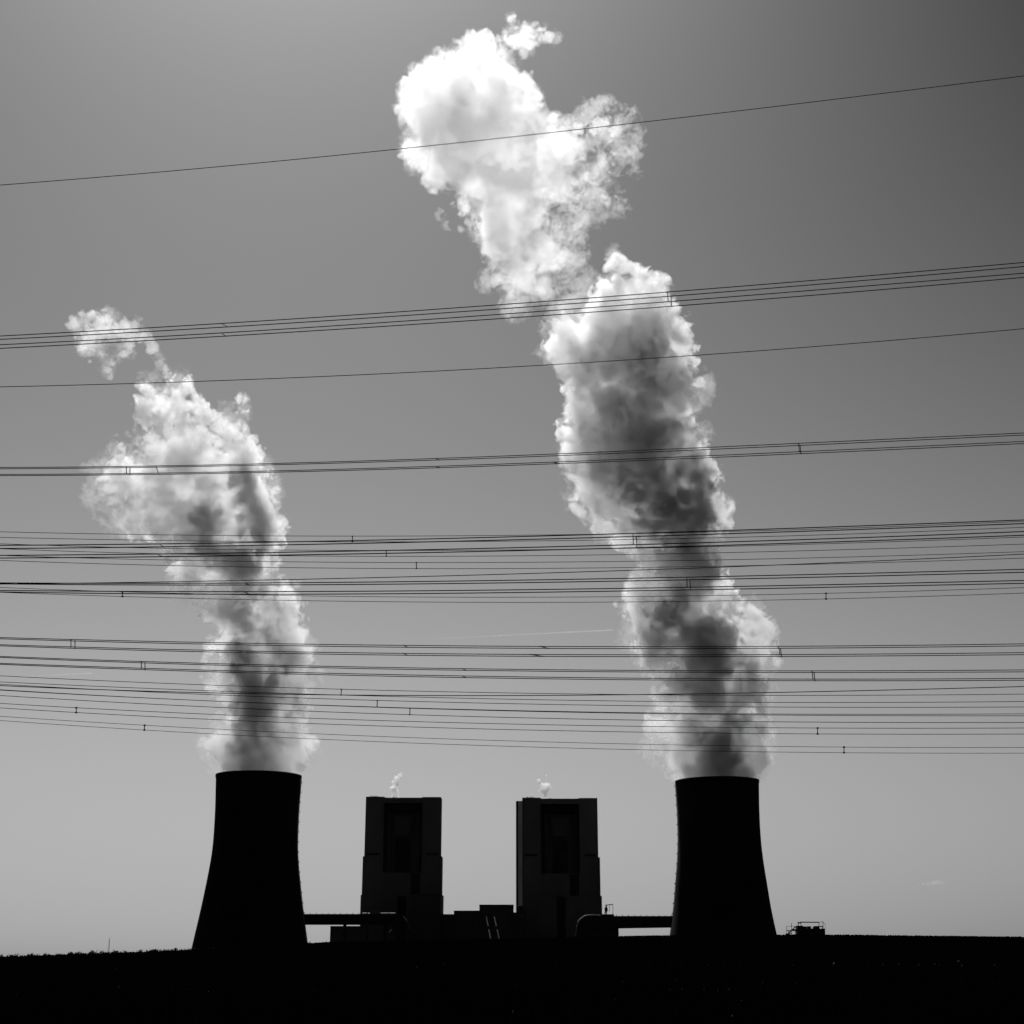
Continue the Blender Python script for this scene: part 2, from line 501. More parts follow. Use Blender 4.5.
m.tube([P(823, 922.4, Y + .2), P(825.3, 924, Y + .2), P(825.3, 929.4, Y + .2), P(823.5, 929.4, Y + .2)], 0.06, 5)
m.build('end_rail', M['steel'], rt)
rt = empty('platform_stair', (P(791, 937, Y).x, Y, c.z), 'spindly railed stair platform with a short mast beside the skyline hut', 'platform')
for dy_ in (0, 2.0):
    m = MB()
    m.tube([P(786.6, 926.2, Y + dy_), P(795, 926.2, Y + dy_)], 0.05, 5)
    m.tube([P(786.6, 930.4, Y + dy_), P(797, 930.4, Y + dy_)], 0.1, 5)
    for x in (786.6, 791.5, 797):
        m.tube([P(x, 926.2, Y + dy_), P(x, 938, Y + dy_)], 0.06, 5)
    m.build('railing', M['steel'], rt)
m = MB()
m.tube([P(791.5, 937, Y + 1), P(791.5, 923.3, Y + 1)], 0.07, 6)
m.build('mast', M['steel'], rt)
m = MB()
m.tube([P(786.8, 934.8, Y), P(795.6, 926.6, Y)], 0.16, 5)
m.tube([P(788, 931, Y + .5), P(793, 935.4, Y + .5)], 0.12, 5)
m.pbox(786.6, 790, 933.4, 938, Y + .2, 1.5)
m.pbox(793, 797.8, 929.2, 931, Y + .2, 1.5)
m.pbox(794.5, 798, 934.2, 938, Y + .2, 1.5)
m.build('stair', M['steel'], rt)

# far lattice mast
Y = 3000.0
c = P(109.4, 940, Y)
rt = empty('lattice_mast', (c.x, Y, 0), 'thin lattice mast far off above the left treeline', 'mast')
zt = P(109.4, 937.8, Y).z
leg = [(-2.6, -1.5), (2.6, -1.5), (0, 3)]
for lx_, ly_ in leg:
    MB().tube([(c.x + lx_, Y + ly_, 0), (c.x + lx_ * .15, Y + ly_ * .15, zt)], 0.16, 5).build('leg', M['steel'], rt)
m = MB()
zz = np.linspace(2, zt - 1, 16)
for i in range(15):
    for j in range(3):
        a, b = leg[j], leg[(j + 1) % 3]
        t0, t1 = 1 - .85 * zz[i] / zt, 1 - .85 * zz[i + 1] / zt
        m.tube([(c.x + a[0] * t0, Y + a[1] * t0, zz[i]), (c.x + b[0] * t1, Y + b[1] * t1, zz[i + 1])], 0.1, 4)
m.build('bracing', M['steel'], rt)

# ------------------------------------------------------------------ overhead lines
def wire_curve(knots, Y, dy=0.0):
    """Sagging wire in an upright plane Y metres off, through the sighted points, run on past both ends of the frame."""
    k = np.array(knots, float)
    deg = 3 if len(k) >= 6 else 2
    c = np.polyfit((k[:, 0] - 512) / 512, k[:, 1], deg)
    c2 = np.polyfit((k[:, 0] - 512) / 512, k[:, 1], 2)
    fn = lambda x: float(np.polyval(c, (x - 512) / 512)) if -20 <= x <= 1044 else None
    w0, w1 = P(-10, fn(-10), Y), P(1034, fn(1034), Y)
    xs_ = np.linspace(-10, 1034, 60)
    pts = np.array([P(x, fn(x), Y) for x in xs_])
    pc = np.polyfit(pts[:, 0], pts[:, 2], 3 if deg == 3 else 2)
    ext = 0.25 * (pts[-1, 0] - pts[0, 0])
    def zf(x):
        if x < pts[0, 0]:
            return np.polyval(pc, pts[0, 0]) + np.polyval(np.polyder(pc), pts[0, 0]) * (x - pts[0, 0])
        if x > pts[-1, 0]:
            return np.polyval(pc, pts[-1, 0]) + np.polyval(np.polyder(pc), pts[-1, 0]) * (x - pts[-1, 0])
        return np.polyval(pc, x)
    X_ = np.concatenate([np.linspace(pts[0, 0] - ext, pts[0, 0], 12)[:-1], np.linspace(pts[0, 0], pts[-1, 0], 80), np.linspace(pts[-1, 0], pts[-1, 0] + ext, 12)[1:]])
    return [Vector((x, Y, float(zf(x)))) for x in X_], zf

WR = 0.024
def line(name, wires, Y, label, cat, group, spacers=(), r=WR, clamp=False):
    """wires: list of (knots, depth offset). spacers: (x0, wire0, x1, wire1)."""
    cs = [wire_curve(k, Y + dy_) for k, dy_ in wires]
    if len(wires) == 1:
        r = 0.028
        o = MB().tube(cs[0][0], r, 5).build(name, M['wire'])
        return tag(o, label, cat, group)
    mid = cs[0][0][50]
    rt = empty(name, mid, label, cat, group)
    for pts, zf in cs:
        MB().tube(pts, r, 5).build('wire', M['wire'], rt)
    for (x0, a, x1, b) in spacers:
        def at(x, i):
            yk = np.array(wires[i][0], float)
            yp = np.interp(x, yk[:, 0], yk[:, 1])
            X_ = P(x, yp, Y + wires[i][1]).x
            return Vector((X_, Y + wires[i][1], float(cs[i][1](X_))))
        p, q_ = at(x0, a), at(x1, b)
        s_ = 0.6 * Y / FPX
        sp = MB().tube([p, q_], s_ * 0.75, 6).build('spacer', M['wire'], rt)
        for t in (p, q_):
            MB().tube([t - Vector((s_ * 1.5, 0, 0)), t + Vector((s_ * 1.5, 0, 0))], s_ * (1.5 if clamp else 0.9), 6).build('clamp', M['wire'], sp)
    return rt

G4, G2, G1 = 'four-wire conductor bundles', 'twin-wire conductors', 'single overhead wires'
XS6 = (0, 30, 360, 635, 810, 994)
def kn(xs, *yy):
    return [(x, y) for x, y in zip(xs, yy) if y is not None]

line('overhead_wire', [(kn((0, 190, 395, 680, 860, 1024), 185, 169.5, 149.3, 117.6, 96.5, 75.8), 0)], 95.0,
     'topmost single wire, crossing the highest cloud of steam', 'wire', G1)
line('overhead_wire', [(kn((0, 60, 330, 390, 495, 640, 700, 964, 1024), 386.8, 385.6, 376.3, 373.5, 367.8, 358.7, 355.5, 334.3, 328.5), 0)], 95.0,
     'single wire second from the top, crossing the right plume below its peak', 'wire', G1)
line('overhead_wire', [(kn((30, 360, 480, 570, 635, 810, 994), 583.8, 578, 575, 572.2, 570.3, 563.7, 555.6), 0)], 90.0,
     'single wire rising through the upper band of lines above the pale contrail', 'wire', G1)
line('overhead_wire', [(kn((0, 60, 330, 500, 620, 790, 850, 964, 1024), 685.6, 688.2, 695, 695.6, 694.6, 692.2, 691.2, 688.1, 686.5), 0)], 90.0,
     'single wire climbing out of the lowest band of lines at the right', 'wire', G1)

XQ5 = (0, 60, 330, 390, 640, 700, 964, 1024)
line('conductor_bundle', [(kn(XQ5, 336.1, 332.8, 316.6, 312.5, 294.3, 289.3, 268, 262.3), 0), (kn(XQ5, 339.4, 336.4, 320.7, 316.4, 298.8, 293.6, 272.1, 266.4), -.4),
                          (kn(XQ5, 344.8, 341.8, 326.1, 322.2, 303.7, 299.4, 278.1, 273.2), 0), (kn(XQ5, 348.4, 345.4, 329.7, 326.1, 308.9, 303.9, 282.8, 277.3), -.4)],
     66.0, 'highest four-wire bundle, crossing the tip of the right plume', 'power line', G4,
     [(667.6, 0, 668.2, 2), (671, 1, 671.4, 3), (222, 0, 227.5, 1), (221, 2, 226.5, 3)])
XQ6 = (0, 60, 330, 390, 640, 700, 964, 1024)
line('conductor_bundle', [(kn(XQ6, 467.6, 467.0, 461.8, 460.4, 450, 448.2, 435.6, 433.1), 0), (kn(XQ6, 468.9, 468.4, 463.2, 461.8, 452.1, 450.2, 437.7, 435.2), -.4),
                          (kn(XQ6, 474.5, 474.1, 469.5, 468, 458, 456.6, 444.4, 441.3), 0), (kn(XQ6, 475.7, 475.4, 470.9, 469.4, 460, 458.4, 446.5, 443.4), -.4)],
     76.0, 'second highest four-wire bundle, by itself across the middle of both plumes', 'power line', G4,
     [(798.6, 0, 799.4, 2), (800, 1, 801, 3), (436, 0, 439.5, 1), (436, 2, 439.5, 3), (126.4, 0, 126.4, 2), (130, 1, 130, 3), (553, 2, 559, 3), (156, 0, 159, 3)])
line('conductor_bundle', [(kn(XS6, 545.3, 545.3, 540.5, 533.3, 527.8, 521.1), 0), (kn(XS6, 548.7, 548.2, 543.5, 536.4, 531.2, 524.7), -.4),
                          (kn(XS6, 555.4, 555.3, 550.9, 544.9, 539.2, 532.8), 0), (kn(XS6, 558.2, 557.8, 553.9, 547.8, 542.7, 536.4), -.4)],
     58.0, 'four-wire bundle at the top of the upper band of lines', 'power line', G4,
     [(633, 0, 633.4, 2), (636.4, 1, 636.8, 3), (159, 0, 164, 1), (157.5, 2, 163, 3)])
line('conductor_bundle', [(kn(XS6, 583, 583, 582.3, 578, 574.8, 570.1), 0), (kn(XS6, 584, 584.1, 584.6, 580.6, 577.6, 573), -.4),
                          (kn(XS6, 590.3, 590.8, 591.4, 587.9, 585.4, 581.1), 0), (kn(XS6, 592, 592.4, 594.1, 590.6, 587.9, 583.9), -.4)],
     62.0, 'four-wire bundle low in the upper band of lines', 'power line', G4,
     [(686.8, 0, 687.2, 2), (690, 1, 690.4, 3), (245, 0, 250, 1), (244, 2, 249.5, 3)])
XL = (0, 60, 330, 390, 560, 620, 790, 964, 1024)
line('conductor_bundle', [(kn(XL, 637.7, 639, 644.6, 645.3, 646.5, 646.5, 646.4, 644.6, 643.9), 0), (kn(XL, 639, 640.3, 646.4, 647.3, 648.4, 648.4, 648.4, 646.6, 645.9), -.4),
                          (kn(XL, 644.8, 646.4, 652.6, 653.2, 654.6, 654.8, 654.5, 653.4, 652.6), 0), (kn(XL, 646, 647.7, 654.4, 655.1, 656.4, 656.6, 656.5, 655.4, 654.6), -.4)],
     78.0, 'four-wire bundle at the top of the lower band of lines', 'power line', G4,
     [(71, 0, 71, 2), (75, 1, 75, 3), (404, 0, 408, 1), (403.5, 2, 407.5, 3), (778.5, 0, 780, 2), (780.5, 1, 781.5, 3), (540, 0, 549, 1), (530, 2, 544, 3)])
line('conductor_bundle', [(kn(XL, 656.4, 658.7, 666.4, 667.5, 669.9, 670.2, 670.9, 670.4, 669.9), 0), (kn(XL, 657.5, 659.8, 668, 669.1, 671.4, 671.8, 672.5, 672.3, 671.8), -.4),
                          (kn(XL, 663.4, 665.4, 673.4, 674.5, 677.5, 678, 679.1, 678.7, 678.5), 0), (kn(XL, 664.5, 666.5, 675.1, 676.2, 679, 679.6, 680.8, 680.5, 680.3), -.4)],
     80.0, 'four-wire bundle second from the top of the lower band', 'power line', G4,
     [(141.4, 0, 141.4, 2), (145, 1, 145, 3), (462.5, 0, 466, 1), (462.5, 2, 466, 3), (812, 0, 813, 2), (814, 1, 815, 3)])

XD = (0, 30, 180, 360, 570, 810, 994)
line('conductor_pair', [(kn(XD, 531.8, 532.5, 535.2, 536, 534.7, 529.3, 522.6), 0), (kn(XD, 537.3, 538.2, 540.8, 541.6, 540.7, 535.2, 528.6), 0)],
     106.0, 'twin conductor at the upper edge of the upper band, spacer beside the left plume', 'power line', G2, [(352.4, 0, 352.4, 1)])
line('conductor_pair', [(kn(XD, 544, 544.6, 548.6, 550.6, 549.2, 544.2, 538.2), 0), (kn(XD, 548.9, 549.8, 554.2, 556.4, 555.2, 550.7, 545.1), 0)],
     107.0, 'twin conductor through the thick of the upper band of lines', 'power line', G2, [(386.3, 0, 386.3, 1)])
line('conductor_pair', [(kn(XD, 555.6, 556.3, 560.4, 562.3, 562, 558, 552.7), 0), (kn(XD, 560.5, 561.4, 566, 568.2, 568.2, 564.4, 559.1), 0)],
     108.0, 'pale thin twin conductor midway down the upper band of lines', 'power line', G2, [(416.4, 0, 416.4, 1)])
line('conductor_pair', [(kn(XD, 587.6, 588.6, 593.2, 596.8, 597.1, 593.6, 588.7), 0), (kn(XD, 592.4, 593.4, 598, 601.5, 602.4, 599.2, 594.2), 0)],
     112.0, 'twin conductor along the bottom of the upper band of lines', 'power line', G2, [(122.5, 0, 122.5, 1), (826, 0, 826, 1)], clamp=True)
XE = (0, 60, 330, 390, 560, 790, 964, 1024)
line('conductor_pair', [(kn(XE, 675.9, 678.7, 688.9, 690.5, 693.9, 695.3, 694.6, 694.2), 0), (kn(XE, 682, 684.6, 694.9, 696.3, 700.2, 702.4, 702, 701.5), 0)],
     108.0, 'highest twin conductor of the lower band of lines', 'power line', G2, [(341.4, 0, 341, 1)])
line('conductor_pair', [(kn(XE, 684.4, 687.4, 699.2, 700.7, 704.5, 707.2, 707.2, 707), 0), (kn(XE, 690.2, 693.5, 705.7, 707.3, 711.3, 714.2, 714.2, 713.8), 0)],
     106.0, 'second highest twin conductor of the lower band of lines', 'power line', G2, [(377.4, 0, 377, 1)])
line('conductor_pair', [(kn(XE, 689.9, 693, 705.9, 707.7, 712, 715.1, 716, 715.7), 0), (kn(XE, 695.4, 699.3, 711.9, 714, 718.8, 721.9, 722.5, 722.5), 0)],
     105.0, 'third highest twin conductor of the lower band of lines', 'power line', G2, [(410, 0, 409.8, 1)])
line('conductor_pair', [(kn(XE, 703.4, 706.8, 719.2, 720.7, 724.9, 728, 728.2, 728), 0), (kn(XE, 707.9, 711.6, 724.3, 726.3, 730.6, 733.9, 734.1, 734.1), 0)],
     112.0, 'second lowest twin conductor of all', 'power line', G2, [(76.4, 0, 76.2, 1), (817.6, 0, 817.6, 1)], clamp=True, r=0.024)
line('conductor_pair', [(kn(XE, 716.3, 720.2, 734.6, 736.6, 742.4, 746.6, 747.5, 747.5), 0), (kn(XE, 720.5, 724.7, 739.4, 742.4, 747.9, 752.1, 753.2, 753.2), 0)],
     116.0, 'lowest twin conductor of all, just above the tower mouths', 'power line', G2, [(144.6, 0, 144.4, 1), (844, 0, 844, 1)], clamp=True, r=0.02)

# ------------------------------------------------------------------ steam
def steam_mat(name, dens, g_=0.62, skin=0.0, surf=False):
    m = bpy.data.materials.new(name)
    m.use_nodes = True
    n, l = m.node_tree.nodes, m.node_tree.links
    n.clear()
    out = n.new('ShaderNodeOutputMaterial')
    pv = n.new('ShaderNodeVolumePrincipled')
    pv.inputs['Color'].default_value = (ALB, ALB, ALB, 1)
    pv.inputs['Density'].default_value = dens
    pv.inputs['Density Attribute'].default_value = ''
    pv.inputs['Anisotropy'].default_value = g_
    l.new(pv.outputs[0], out.inputs['Volume'])
    # clear surface added to the boundary; the default skin shows no film
    tr = n.new('ShaderNodeBsdfTransparent')
    df = n.new('ShaderNodeBsdfTranslucent')
    df.inputs['Color'].default_value = (0.9, 0.9, 0.9, 1)
    mx = n.new('ShaderNodeMixShader')
    mx.inputs[0].default_value = skin
    l.new(tr.outputs[0], mx.inputs[1])
    l.new(df.outputs[0], mx.inputs[2])
    if surf:
        l.new(mx.outputs[0], out.inputs['Surface'])
    return m
ALB = 0.998

_bands = {}
def band(lam, n, seed, warp=None):
    """Tileable Gaussian noise of about one wavelength, unit variance, n voxels across."""
    key = (lam, n, seed, warp)
    if key not in _bands:
        rg = np.random.default_rng(seed)
        f = np.fft.rfftn(rg.standard_normal((n, n, n)).astype(np.float32))
        k = np.fft.fftfreq(n)
        kr = np.fft.rfftfreq(n)
        kk = np.sqrt(k[:, None, None] ** 2 + k[None, :, None] ** 2 + kr[None, None, :] ** 2)
        lg = np.log2(np.maximum(kk, 1e-6) * lam)
        f *= np.exp(-0.5 * (lg / 0.45) ** 2)
        a = np.fft.irfftn(f, s=(n, n, n)).astype(np.float32)
        a = a / a.std()
        if warp:
            dv = [band(warp[0], n, 900 + 3 * seed + i) * warp[1] for i in range(3)]
            ii = np.indices((n, n, n), dtype=np.float32)
            co_ = [ii[i] + dv[i] for i in range(3)]
            fl_ = [np.floor(c).astype(np.int32) for c in co_]
            t_ = [c - f_ for c, f_ in zip(co_, fl_)]
            out = np.zeros_like(a)
            for bx in (0, 1):
                for by in (0, 1):
                    for bz in (0, 1):
                        wgt = (t_[0] if bx else 1 - t_[0]) * (t_[1] if by else 1 - t_[1]) * (t_[2] if bz else 1 - t_[2])
                        out += wgt * a[(fl_[0] + bx) % n, (fl_[1] + by) % n, (fl_[2] + bz) % n]
            a = out.astype(np.float32)
        _bands[key] = a
    return _bands[key]

def tiled(a, shape, off):
    n = a.shape[0]
    ix = [(np.arange(s) + o) % n for s, o in zip(shape, off)]
    return a[np.ix_(*ix)]

def lerp_axis(a, pos, ax):
    i = np.clip(np.floor(pos).astype(int), 0, a.shape[ax] - 2)
    t = (pos - i).astype(np.float32)
    sh = [1, 1, 1]
    sh[ax] = len(t)
    t = t.reshape(sh)
    return np.take(a, i, ax) * (1 - t) + np.take(a, i + 1, ax) * t

def steam(name, puffs, Y, label, cat, layers, vox=1.0, amp=1.0, wisp=None, k=5.0, seed=1, group=None, depth=0.45, zcut=None, fine=1.0, erode=0.0, ls=1.0, core=(), veil=None, base_z=None, vamp=1.0):
    rnd = random.Random(seed)
    C, Rr = [], []
    for (x, y, r_) in puffs:
        s_ = scale(y, Y)
        p = P(x, y, Y)
        rr_ = r_ * s_
        C.append((p.x, Y + rnd.uniform(-depth, depth) * rr_, p.z)); Rr.append(rr_)
        if r_ > 14:
            for sg in (-1, 1):
                C.append((p.x + rnd.uniform(-.2, .2) * rr_, Y + sg * rnd.uniform(0.35, 0.55) * rr_, p.z + rnd.uniform(-.2, .2) * rr_)); Rr.append(rr_ * 0.66)
    nv = 0
    for (x, y, r_) in (veil or ()):
        s_ = scale(y, Y)
        p = P(x, y, Y)
        C.append((p.x, Y + rnd.uniform(-.3, .3) * r_ * s_, p.z)); Rr.append(r_ * s_)
        nv += 1
    C, Rr = np.array(C, np.float32), np.array(Rr, np.float32)
    pad = 14.0 * amp + 4
    lo, hi = (C - Rr[:, None]).min(0) - pad, (C + Rr[:, None]).max(0) + pad
    cs = max(2.0, vox * 3)
    nC = np.ceil((hi - lo) / cs).astype(int) + 2
    ax = [lo[i] + cs * np.arange(nC[i], dtype=np.float32) for i in range(3)]
    acc = np.zeros(nC, np.float32)
    for c_, r_ in zip(C[:len(C) - nv], Rr[:len(C) - nv]):
        dd = np.sqrt((ax[0][:, None, None] - c_[0]) ** 2 + (ax[1][None, :, None] - c_[1]) ** 2 + (ax[2][None, None, :] - c_[2]) ** 2) - r_
        kk = min(k, 0.45 * r_)
        acc += np.exp(np.clip(-dd / kk, -40, 40))
    if veil is not None:
        acv = acc * math.exp(-4.5 / k)          # the body itself only lends the shreds a thin skin
        for c_, r_ in zip(C[len(C) - nv:], Rr[len(C) - nv:]):
            dd = np.sqrt((ax[0][:, None, None] - c_[0]) ** 2 + (ax[1][None, :, None] - c_[1]) ** 2 + (ax[2][None, None, :] - c_[2]) ** 2) - r_
            acv += np.exp(np.clip(-dd / min(k, 0.45 * r_), -40, 40))
        bv = np.clip(-k * np.log(acv + 1e-17), -60, 60)
        for i in range(3):
            bv = lerp_axis(bv, np.arange(np.ceil((hi - lo) / vox).astype(int)[i]) * vox / cs, i)
    base = -k * np.log(acc + 1e-17)
    base = np.clip(base, -60, 60)
    nF = np.ceil((hi - lo) / vox).astype(int)
    f = base
    for i in range(3):
        f = lerp_axis(f, np.arange(nF[i]) * vox / cs, i)
    f = np.ascontiguousarray(f, np.float32)
    zz_ = lo[2] + vox * np.arange(nF[2])
    wv = np.ones(nF[2], np.float32) if wisp is None else np.interp(zz_, [a for a, b in wisp], [b for a, b in wisp]).astype(np.float32)
    fbm = np.zeros(nF, np.float32)
    for j, (lam, n, am, kind, wp) in enumerate(((56, 192, 6.0, 'g', 0), (30, 180, 9.0, 'b', 0), (15, 150, 5.5, 'b', 3.0), (8, 140, 3.0, 'b', 3.0), (4.5, 128, 2.1 * fine, 'b', 3.0), (2.6, 128, 1.0 * fine, 'g', 3.0))):
        off = [rnd.randrange(n) for _ in range(3)]
        b_ = tiled(band(lam * ls / vox, n, j + 5, (26 * ls / vox, wp * ls / vox) if wp else None), nF, off)
        if kind == 'b':
            b_ = 0.9 - np.abs(b_)
        b_ = b_ * am
        fbm += b_
    if base_z is not None:
        wv = wv * np.clip(0.65 + (zz_ - base_z) / 110.0, 0.65, 1.0).astype(np.float32)
    fbm *= amp * wv[None, None, :]
    bcore = None
    f += fbm * np.exp(-np.maximum(f, 0) / (12.0 * amp))
    f += erode
    fv = None
    if veil is not None:
        # torn, see-through shreds round the dense body
        g_ = np.zeros(nF, np.float32)
        for lam, n, am, wp, sd in ((40, 180, 5.0, 0, 31), (18, 150, 5.5, 6.0, 32), (8, 140, 3.6, 6.0, 33), (4.2, 128, 2.2, 5.0, 34)):
            g_ += am * tiled(band(lam * ls / vox, n, sd, (26 * ls / vox, wp * ls / vox) if wp else None), nF, [rnd.randrange(n) for _ in range(3)])
        fv = (bv + vamp * amp * g_ * np.exp(-np.maximum(bv, 0) / 16.0) + 1.5).astype(np.float32)
        fv = np.minimum(fv, f + 1.0)
        del g_, bv
    if zcut is not None:
        cx_, rin, top = zcut
        gx_ = lo[0] + vox * np.arange(nF[0]) - cx_
        gy_ = lo[1] + vox * np.arange(nF[1]) - Y
        outm = sst((np.sqrt(gx_[:, None] ** 2 + gy_[None] ** 2) - rin) / 1.5 + 1)
        fl = (top - 7 + 7.6 * outm).astype(np.float32)
        f = np.maximum(f, (fl[:, :, None] - zz_[None, None, :].astype(np.float32)) * 1.5)
        if fv is not None:
            fv = np.maximum(fv, (fl[:, :, None] - zz_[None, None, :].astype(np.float32)) * 1.5)
    f[0], f[-1], f[:, 0], f[:, -1], f[:, :, 0], f[:, :, -1] = (20,) * 6
    V_, F_, MI, n0, mats_ = [], [], [], 0, []
    layers = list(layers)
    if core:
        # an added dense, knotted column that darkens the plume from inside, on the side away from the sun
        bc = np.full(nC, 60.0, np.float32)
        for (x, y, r_) in core:
            s_ = scale(y, Y)
            p = P(x, y, Y)
            dd = np.sqrt((ax[0][:, None, None] - p.x) ** 2 + ((ax[1][None, :, None] - (Y - 0.6 * r_)) * 0.8) ** 2 + (ax[2][None, None, :] - p.z) ** 2) - r_ * s_
            h_ = np.clip(0.5 + 0.5 * (bc - dd) / 8.0, 0, 1)
            bc = bc * (1 - h_) + dd * h_ - 8.0 * h_ * (1 - h_)
        for i in range(3):
            bc = lerp_axis(bc, np.arange(nF[i]) * vox / cs, i)
        bcore = np.maximum(bc + 1.3 * fbm, f + 2.5).astype(np.float32)
        layers += [(0.0, MK[0], -1), (5.0, MK[1], -1)]
    if fv is not None:
        layers += [(0.5, MV[0], -2)]
    for j, (iso, m_, var) in enumerate(layers):
        gr = openvdb.FloatGrid(60.0)
        fj = f
        if var < 0:
            if var == -3:
                # denser clots inside the body: folds that shade one another
                cl = tiled(band(17 * ls / vox, 160, 91, (30 * ls / vox, 3.0)), nF, [rnd.randrange(160) for _ in range(3)]) + 0.8 * tiled(band(7.5 * ls / vox, 140, 92, (20 * ls / vox, 2.5)), nF, [rnd.randrange(140) for _ in range(3)])
                fj = np.maximum(5.0 * (0.85 - cl), f + 3.0).astype(np.float32)
                del cl
            else:
                fj = bcore if var == -1 else fv
            fj[0], fj[-1], fj[:, 0], fj[:, -1], fj[:, :, 0], fj[:, :, -1] = (20,) * 6
        elif var:
            fj = f + var * tiled(band(26 / vox, 180, 70 + j), nF, [rnd.randrange(180) for _ in range(3)]) + 0.45 * var * tiled(band(11 / vox, 150, 80 + j), nF, [rnd.randrange(150) for _ in range(3)])
            fj = np.maximum(fj, f + 0.5 - iso)
            fj[0], fj[-1], fj[:, 0], fj[:, -1], fj[:, :, 0], fj[:, :, -1] = (20,) * 6
        gr.copyFromArray(np.clip(fj, -40, 40))
        p_, t_, q_ = gr.convertToPolygons(isovalue=-iso, adaptivity=0.0)
        if not len(q_):
            continue
        V_.append(np.asarray(p_, np.float32) * vox + lo)
        F_.append(np.asarray(q_, np.int64)[:, ::FLIP] + n0)
        MI.append(np.full(len(q_), len(mats_)))
        mats_.append(m_)
        n0 += len(p_)
    V_, F_ = np.concatenate(V_), np.concatenate(F_)
    a_, b_, c_ = V_[F_[:, 0]], V_[F_[:, 1]], V_[F_[:, 2]]
    d_ = V_[F_[:, 3]]
    vol = (np.einsum('ij,ij->i', a_, np.cross(b_, c_)) + np.einsum('ij,ij->i', a_, np.cross(c_, d_))).sum() / 6
    print('STEAM', name, nF, len(F_), 'vol', vol)
    if vol < 0:
        F_ = F_[:, ::-1]
    ctr = np.array([C[:, 0].mean(), Y, C[:, 2].min()])
    o = np_mesh(name, V_ - ctr, [F_], mats_, np.concatenate(MI))
    o.location = ctr
    return tag(o, label, cat, group)
FLIP = 1

MV = [steam_mat('steam_mist', 0.012, surf=True)]
MS = [steam_mat(n_, d_) for n_, d_ in (('steam_veil', 0.022), ('steam_thin', 0.028), ('steam_mid', 0.008), ('steam_clot', 0.07))]
LAY = [(0.0, MS[0], 0), (2.0, MS[1], 0), (5.0, MS[2], 2.5), (0.0, MS[3], -3)]
ML = [steam_mat(n_, d_) for n_, d_ in (('vapour_veil', 0.007), ('vapour_thin', 0.007), ('vapour_mid', 0.002), ('vapour_clot', 0.026))]
LAYL = [(0.0, ML[0], 0), (2.0, ML[1], 0), (5.0, ML[2], 2.5), (0.0, ML[3], -3)]
LAYW = [(-0.5, ML[0], 0), (1.0, ML[1], 0), (1.5, MS[1], 1.0)]
MK = [steam_mat('steam_knot', 0.06), steam_mat('steam_heart', 0.11)]

right = [(717, 790, 36), (690, 772, 24), (742, 768, 24), (715, 765, 36), (680, 752, 16), (752, 748, 18), (668, 726, 19), (690, 735, 28), (722, 735, 34), (748, 728, 22), (668, 700, 18), (700, 700, 36),
         (735, 700, 27), (752, 690, 14), (710, 668, 38), (745, 662, 28), (762, 646, 15), (755, 622, 14), (753, 607, 9), (650, 633, 18), (636, 618, 16), (672, 622, 36), (706, 636, 34), (660, 650, 22),
         (648, 598, 25), (676, 588, 38), (706, 590, 25), (718, 600, 14), (662, 560, 27), (692, 552, 26), (655, 528, 28), (690, 525, 34), (712, 520, 15), (628, 520, 22), (600, 515, 12), (585, 505, 9),
         (620, 495, 32), (660, 495, 42), (696, 490, 30), (713, 508, 11), (600, 470, 32), (640, 465, 48), (685, 466, 30), (592, 440, 34), (630, 435, 46), (668, 440, 30), (604, 408, 36), (645, 405, 42),
         (678, 410, 16), (695, 405, 8), (700, 432, 6), (590, 372, 30), (630, 370, 42), (668, 368, 27), (700, 384, 7), (572, 345, 24), (604, 342, 36), (645, 340, 40), (672, 338, 18),
         (560, 330, 14), (612, 312, 28), (645, 308, 28), (617, 286, 16), (640, 282, 13), (616, 268, 10), (612, 256, 5)]
cloud = [(440, 100, 40), (475, 84, 42), (510, 102, 30), (458, 140, 42), (420, 108, 22), (424, 150, 22), (438, 168, 18), (498, 140, 40), (532, 98, 10), (538, 150, 31), (570, 142, 19), (596, 124, 13), (616, 128, 6),
         (608, 150, 11), (480, 178, 30), (513, 185, 32), (550, 180, 22), (582, 178, 11), (604, 196, 7), (500, 215, 30), (533, 215, 18), (572, 205, 10), (508, 245, 24), (540, 248, 22),
         (520, 270, 22), (560, 262, 14), (575, 275, 8), (512, 292, 14), (540, 285, 14), (516, 306, 7), (468, 210, 9)]
left = [(259, 788, 36), (236, 770, 20), (282, 768, 20), (258, 760, 34), (222, 745, 18), (292, 745, 20), (256, 735, 34), (235, 715, 20), (284, 715, 24), (262, 700, 34), (225, 672, 21), (290, 690, 20),
        (262, 672, 34), (292, 660, 18), (228, 648, 20), (262, 640, 32), (288, 640, 20), (240, 615, 24), (270, 612, 28), (292, 618, 12), (212, 604, 14), (240, 585, 24), (262, 585, 20), (276, 590, 12), (186, 592, 6),
        (225, 560, 30), (255, 558, 22), (190, 560, 22), (176, 575, 9), (200, 535, 30), (240, 530, 30), (268, 525, 16), (170, 530, 22), (180, 505, 30), (220, 500, 34), (258, 500, 22), (148, 508, 22), (140, 530, 10),
        (128, 520, 10), (112, 500, 12), (100, 482, 11), (128, 484, 18), (160, 475, 26), (200, 470, 26), (240, 468, 28), (262, 470, 12), (122, 458, 13), (152, 448, 18), (180, 440, 22), (210, 445, 14), (228, 430, 12),
        (236, 415, 13), (228, 424, 13), (241, 410, 7), (222, 415, 7), (160, 415, 18), (185, 412, 14), (152, 393, 14), (168, 392, 12), (180, 390, 11), (184, 378, 7), (146, 384, 7), (200, 412, 10)]
